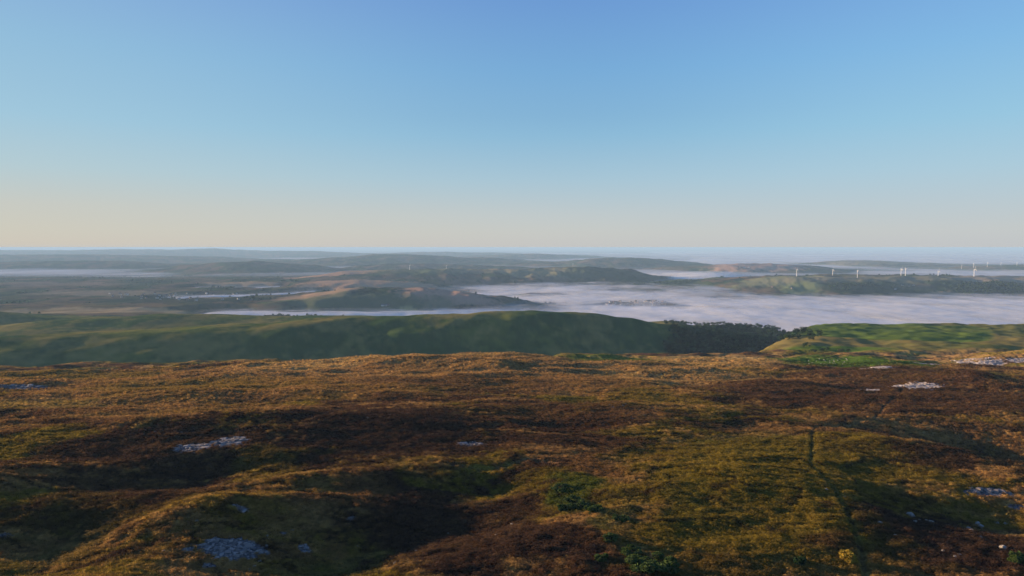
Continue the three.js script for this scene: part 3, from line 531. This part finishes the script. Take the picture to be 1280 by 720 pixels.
const treeCrowns = [crownGeo(31, 420, 0.06), crownGeo(32, 420, 0.06), crownGeo(33, 420, 0.06)], treeMats = [leafMat(0.034, 0.072, 0.03), leafMat(0.045, 0.075, 0.03), leafMat(0.055, 0.07, 0.03)];
function tree(x, z, h, r, label, group) {
  const o = new THREE.Group(); o.name = numbered('broadleaf_tree'); o.position.set(x, height(x, z) - 0.1, z); o.rotation.y = r() * 6.28; scene.add(o);
  const tr = put('trunk', trunkGeo, barkMat, o); tr.scale.setScalar(h); const c = put('crown', treeCrowns[Math.floor(r() * 3)], treeMats[Math.floor(r() * 3)], o); c.scale.set(h * (0.8 + 0.4 * r()), h * 0.85, h * (0.8 + 0.4 * r())); c.position.y = h * 0.58;
  tag(o, label, 'tree', group);
}
{
  const r = rng(77);
  for (let i = 0; i < 40; i++) { const px = 838 + 148 * (i + 0.8 * r()) / 40, D = 1845 - 0.7 * (px - 838) + 30 * (r() - 0.5), x = (px - 640) / F * D; tree(x, -D, 7 + 6 * r(), r, 'dark tree standing along the skyline of the wooded dingle', 'trees on the dingle skyline'); }
  for (let i = 0; i < 60; i++) { const px = 322 + 180 * r(), D = 2150 + 330 * r(), x = (px - 640) / F * D; tree(x, -D, 9 + 7 * r(), r, 'dark tree in the belt behind the long green hill', 'tree belt behind the green hill'); }
  for (let i = 0; i < 12; i++) { const p = hit(1004 + 14 * r(), 421 + 14 * r(), 700); if (-p[2] < 2000) tree(p[0], p[2], 3.5 + 3 * r(), r, 'sunlit hedgerow tree between the dingle and the bright green pasture', 'trees at the pasture edge'); }
  for (let i = 0; i < 8; i++) { const p = hit(1000 + 60 * r(), 438 + 4 * r(), 700); if (-p[2] < 2000) tree(p[0], p[2], 4 + 2 * r(), r, 'low thorn tree on the straw-coloured strip below the pasture', 'thorn trees below the pasture'); }
  // the wood in the dingle reads as one mass
  const woods = (name, geo, mat, places, label) => { const m = new THREE.InstancedMesh(geo, mat, places.length); m.name = numbered(name); m.castShadow = m.receiveShadow = true; places.forEach(([x, y, z, h], i) => { M4.compose(X.set(x, y + h * 0.42, z), Q.setFromEuler(E.set(0, r() * 6.28, 0)), S.set(h * (0.9 + 0.5 * r()), h, h * (0.9 + 0.5 * r()))); m.setMatrixAt(i, M4); const j = 0.5 + 1.2 * r() * r(); m.setColorAt(i, COL.setRGB(j, j, j)); }); scene.add(m); tag(m, label, 'woodland', null, 'stuff'); };
  const dingle = [], far = [];
  for (let i = 0; i < 2600; i++) { const px = 830 + 195 * r(), py = 402 + 42 * r(), lean = ss(820, 900, px + (py - 405) * 1.2 - 25 + 60 * n1(px / 30, py / 12)); if (r() > lean * 0.6 + 0.04) continue; const p = hit(px, py, 900); if (-p[2] > 980 && -p[2] < 2300 && (px < 996 || r() < 0.1)) dingle.push([...p, 6 + 6 * r()]); }
  woods('dingle_wood', crownGeo(41, 220, 0.085), treeMats[0], dingle, 'dark broadleaf wood filling the shaded dingle');
  for (let i = 0; i < 90000 && far.length < 6000; i++) {
    const D = 2400 * Math.pow(2.8, r()), u = -20 + 1320 * r(), x = (u - 640) / F * D, c = landCover(x, D, height(x, -D));
    if (c[0] > 0.036 || c[1] > 0.05) continue; far.push([x, height(x, -D), -D, 7 + 7 * r()]);
  }
  woods('far_woodland', crownGeo(42, 40, 0.2), treeMats[0], far, 'dark woods and hedges on the far hillsides');
}

// ---------------------------------------------------------------- wind turbines
const whiteMat = new THREE.MeshStandardMaterial({ name: 'white turbine paint', color: new THREE.Color().setRGB(0.8, 0.8, 0.78), roughness: 0.45 });
const towerGeo = new THREE.LatheGeometry([[0, 0], [1.9, 0], [1.9, 0.6], [1.65, 0.8], [1.0, 43], [0, 43]].map(([a, b]) => new THREE.Vector2(a, b)), 16);
const nacelleGeo = (() => { const g = new THREE.BoxGeometry(2.6, 2.6, 8, 3, 3, 6), p = g.attributes.position; for (let i = 0; i < p.count; i++) { const z = p.getZ(i), k = 1 - 0.22 * Math.pow(Math.abs(z) / 4, 4); p.setXYZ(i, p.getX(i) * k, p.getY(i) * k, z); } g.computeVertexNormals(); return g; })();
const hubGeo = new THREE.SphereGeometry(1.3, 14, 10).scale(1, 1, 1.3);
const bladeGeo = (() => {                               // root, shoulder, tapering twisted tip
  const st = [[0.8, 0.45, 0.45, 0], [3, 0.55, 0.4, 0.1], [5, 1.15, 0.3, 0.35], [10, 0.85, 0.2, 0.25], [16, 0.55, 0.12, 0.12], [21, 0.16, 0.05, 0.05]], pos = [], idx = [], N = 8;
  st.forEach(([y, w, t, tw]) => { for (let i = 0; i < N; i++) { const a = i / N * 6.283, x = Math.cos(a) * w, z = Math.sin(a) * t; pos.push(x * Math.cos(tw) - z * Math.sin(tw), y, x * Math.sin(tw) + z * Math.cos(tw)); } });
  for (let k = 0; k + 1 < st.length; k++) for (let i = 0; i < N; i++) { const a = k * N + i, b = k * N + (i + 1) % N; idx.push(a, a + N, b, b, a + N, b + N); }
  for (let i = 1; i + 1 < N; i++) idx.push((st.length - 1) * N, (st.length - 1) * N + i + 1, (st.length - 1) * N + i);
  const g = new THREE.BufferGeometry(); g.setAttribute('position', new THREE.BufferAttribute(new Float32Array(pos), 3)); g.setIndex(idx); g.computeVertexNormals(); return g;
})();
function turbine(px, D, size, turn, spin, label, group) {
  const x = (px - 640) / F * D, o = new THREE.Group(); o.name = numbered('wind_turbine'); o.position.set(x, height(x, -D) - 0.3, -D); o.rotation.y = turn; o.scale.setScalar(size); scene.add(o);
  put('tower', towerGeo, whiteMat, o); put('nacelle', nacelleGeo, whiteMat, o).position.set(0, 44.2, 0.6); put('hub', hubGeo, whiteMat, o).position.set(0, 44.2, 5.2);
  for (let k = 0; k < 3; k++) { const b = put('blade', bladeGeo, whiteMat, o); b.position.set(0, 44.2, 5.4); b.rotation.z = spin + k * 2.0944; }
  tag(o, label, 'wind turbine', group);
}
[[996, 4350, 1.05, 0.9, 0.3], [1041, 4600, 0.95, 1.5, 0.1], [1072, 4300, 0.98, 0.5, 0.5], [1126.5, 4380, 1.0, 1.3, 0.2], [1132, 4400, 1.0, 0.5, 0.9], [1173, 4400, 0.95, 1.5, 0.05], [1218, 4350, 1.05, 1.45, 0.0]]
  .forEach((a) => turbine(...a, 'white wind turbine on the ridge just beyond the valley mist', 'wind farm beyond the mist'));
[[1202, 8000, 1.0, 1.2, 0.2], [1217, 8000, 1.15, 0.6, 0.7], [1234, 7950, 1.15, 1.4, 0.1], [1251, 7950, 0.9, 0.9, 0.4], [1271, 7900, 0.9, 0.5, 0.9]]
  .forEach((a) => turbine(...a, 'faint small wind turbine on the hazy hill behind the wind farm ridge', 'far turbines in the haze'));
turbine(512, 5600, 0.85, 1.5, 0.0, 'tallest pale turbine on the brown hill, beside a dark copse', 'turbines on the brown hill');
turbine(558, 5600, 0.72, 1.5, 0.1, 'shorter turbine beyond the dark copse on the brown hill', 'turbines on the brown hill');
turbine(716, 5700, 0.6, 1.4, 0.2, 'single short turbine on the green hill above the mist', 'turbines on the brown hill');

// ---------------------------------------------------------------- houses and sheep
const wallMats = [[0.45, 0.41, 0.36], [0.3, 0.23, 0.19], [0.6, 0.57, 0.52]].map((c) => new THREE.MeshStandardMaterial({ name: 'rendered wall', color: new THREE.Color().setRGB(...c), roughness: 0.9 }));
const roofMats = [[0.09, 0.09, 0.10], [0.16, 0.09, 0.07]].map((c) => new THREE.MeshStandardMaterial({ name: 'slate roof', color: new THREE.Color().setRGB(...c), roughness: 0.8 }));
const wallGeo = (() => { const s = new THREE.Shape([[-3.5, -1], [3.5, -1], [3.5, 5], [0, 7.6], [-3.5, 5]].map(([a, b]) => new THREE.Vector2(a, b))); return new THREE.ExtrudeGeometry(s, { depth: 10, bevelEnabled: false }).translate(0, 0, -5); })();
const roofGeo = (() => { const s = new THREE.Shape([[-4, 4.75], [0, 7.72], [4, 4.75], [4, 5.05], [0, 8.1], [-4, 5.05]].map(([a, b]) => new THREE.Vector2(a, b))); return mergeGeometries([new THREE.ExtrudeGeometry(s, { depth: 10.6, bevelEnabled: false }).translate(0, 0, -5.3), new THREE.BoxGeometry(0.9, 2, 0.9).toNonIndexed().translate(0, 8.2, 4.2)].map((g) => { g.deleteAttribute('uv'); return g; })); })();
function house(p, turn, size, r, label, group) {
  const o = new THREE.Group(); o.name = numbered('house'); o.position.set(p[0], p[1], p[2]); o.rotation.y = turn; o.scale.setScalar(size); scene.add(o);
  put('wall', wallGeo, wallMats[Math.floor(r() * 3)], o); put('roof', roofGeo, roofMats[r() < 0.75 ? 0 : 1], o); tag(o, label, 'house', group);
}
{
  const r = rng(99);
  for (let i = 0; i < 70; i++) { const p = hit(756 + 76 * r(), 376.5 + 6 * r(), 2400); if (-p[2] < 3700) house(p, 0.5 + Math.floor(r() * 2) * 1.57 + 0.3 * r(), 0.9 + 0.4 * r(), r, 'small house of the village half veiled by valley mist', 'village in the mist'); }
  for (let i = 0; i < 44; i++) { const p = hit(115 + 150 * r() + 50 * r(), 367 + 9 * r(), 2400); house(p, r() * 3, 0.75 + 0.4 * r(), r, 'small house of the hazy village on the wide plain', 'village on the plain'); }
  for (const [px, py] of [[478, 382.5], [482, 382.5], [485, 382]]) house(hit(px, py, 2400), 1.2 + r(), 1.1, r, 'white farm building on the brown island hill between two mist ribbons', 'farm on the island hill');
  for (const [px, py] of [[965, 359], [990, 361], [1128, 357], [1136, 358], [1142, 357], [1119, 362]]) house(hit(px, py, 2800), r() * 3, 1.0, r, 'farm building on the hillside below the wind farm', 'farms below the wind farm');
  for (const [px, py] of [[925, 334], [930, 335], [936, 335]]) house(hit(px, py, 5000), r() * 3, 1.5, r, 'pale house on the reddish hill behind the mist', 'houses on the reddish hill');
  // sheep: fleece body, neck, head and legs in one mesh
  const wool = new THREE.MeshStandardMaterial({ name: 'fleece', color: new THREE.Color().setRGB(0.5, 0.46, 0.4), roughness: 1 });
  const el = (x, y, z, a, b, c) => new THREE.SphereGeometry(1, 10, 8).scale(a, b, c).translate(x, y, z), legs = [[0.33, 0.13], [0.33, -0.13], [-0.36, 0.13], [-0.36, -0.13]].map(([x, z]) => new THREE.CylinderGeometry(0.055, 0.035, 0.45, 6).translate(x, 0.2, z));
  const sheepGeo = mergeGeometries([el(0, 0.62, 0, 0.56, 0.31, 0.28), el(-0.2, 0.66, 0, 0.36, 0.3, 0.28), el(0.5, 0.74, 0, 0.2, 0.17, 0.14), el(0.68, 0.8, 0, 0.15, 0.1, 0.09), el(0.6, 0.86, 0.11, 0.03, 0.04, 0.08), el(0.6, 0.86, -0.11, 0.03, 0.04, 0.08), el(-0.57, 0.62, 0, 0.06, 0.14, 0.06), ...legs]);
  for (let i = 0; i < 26; i++) { const p = hit(1000 + 62 * r(), 449 + 7 * r(), 400), o = put('sheep', sheepGeo, wool); o.position.set(...p); o.rotation.y = r() * 6.28; o.scale.setScalar(0.95); tag(o, 'white sheep grazing the bright green turf below the pasture', 'sheep', 'flock on the green turf'); }
}
renderer.render(scene, camera);
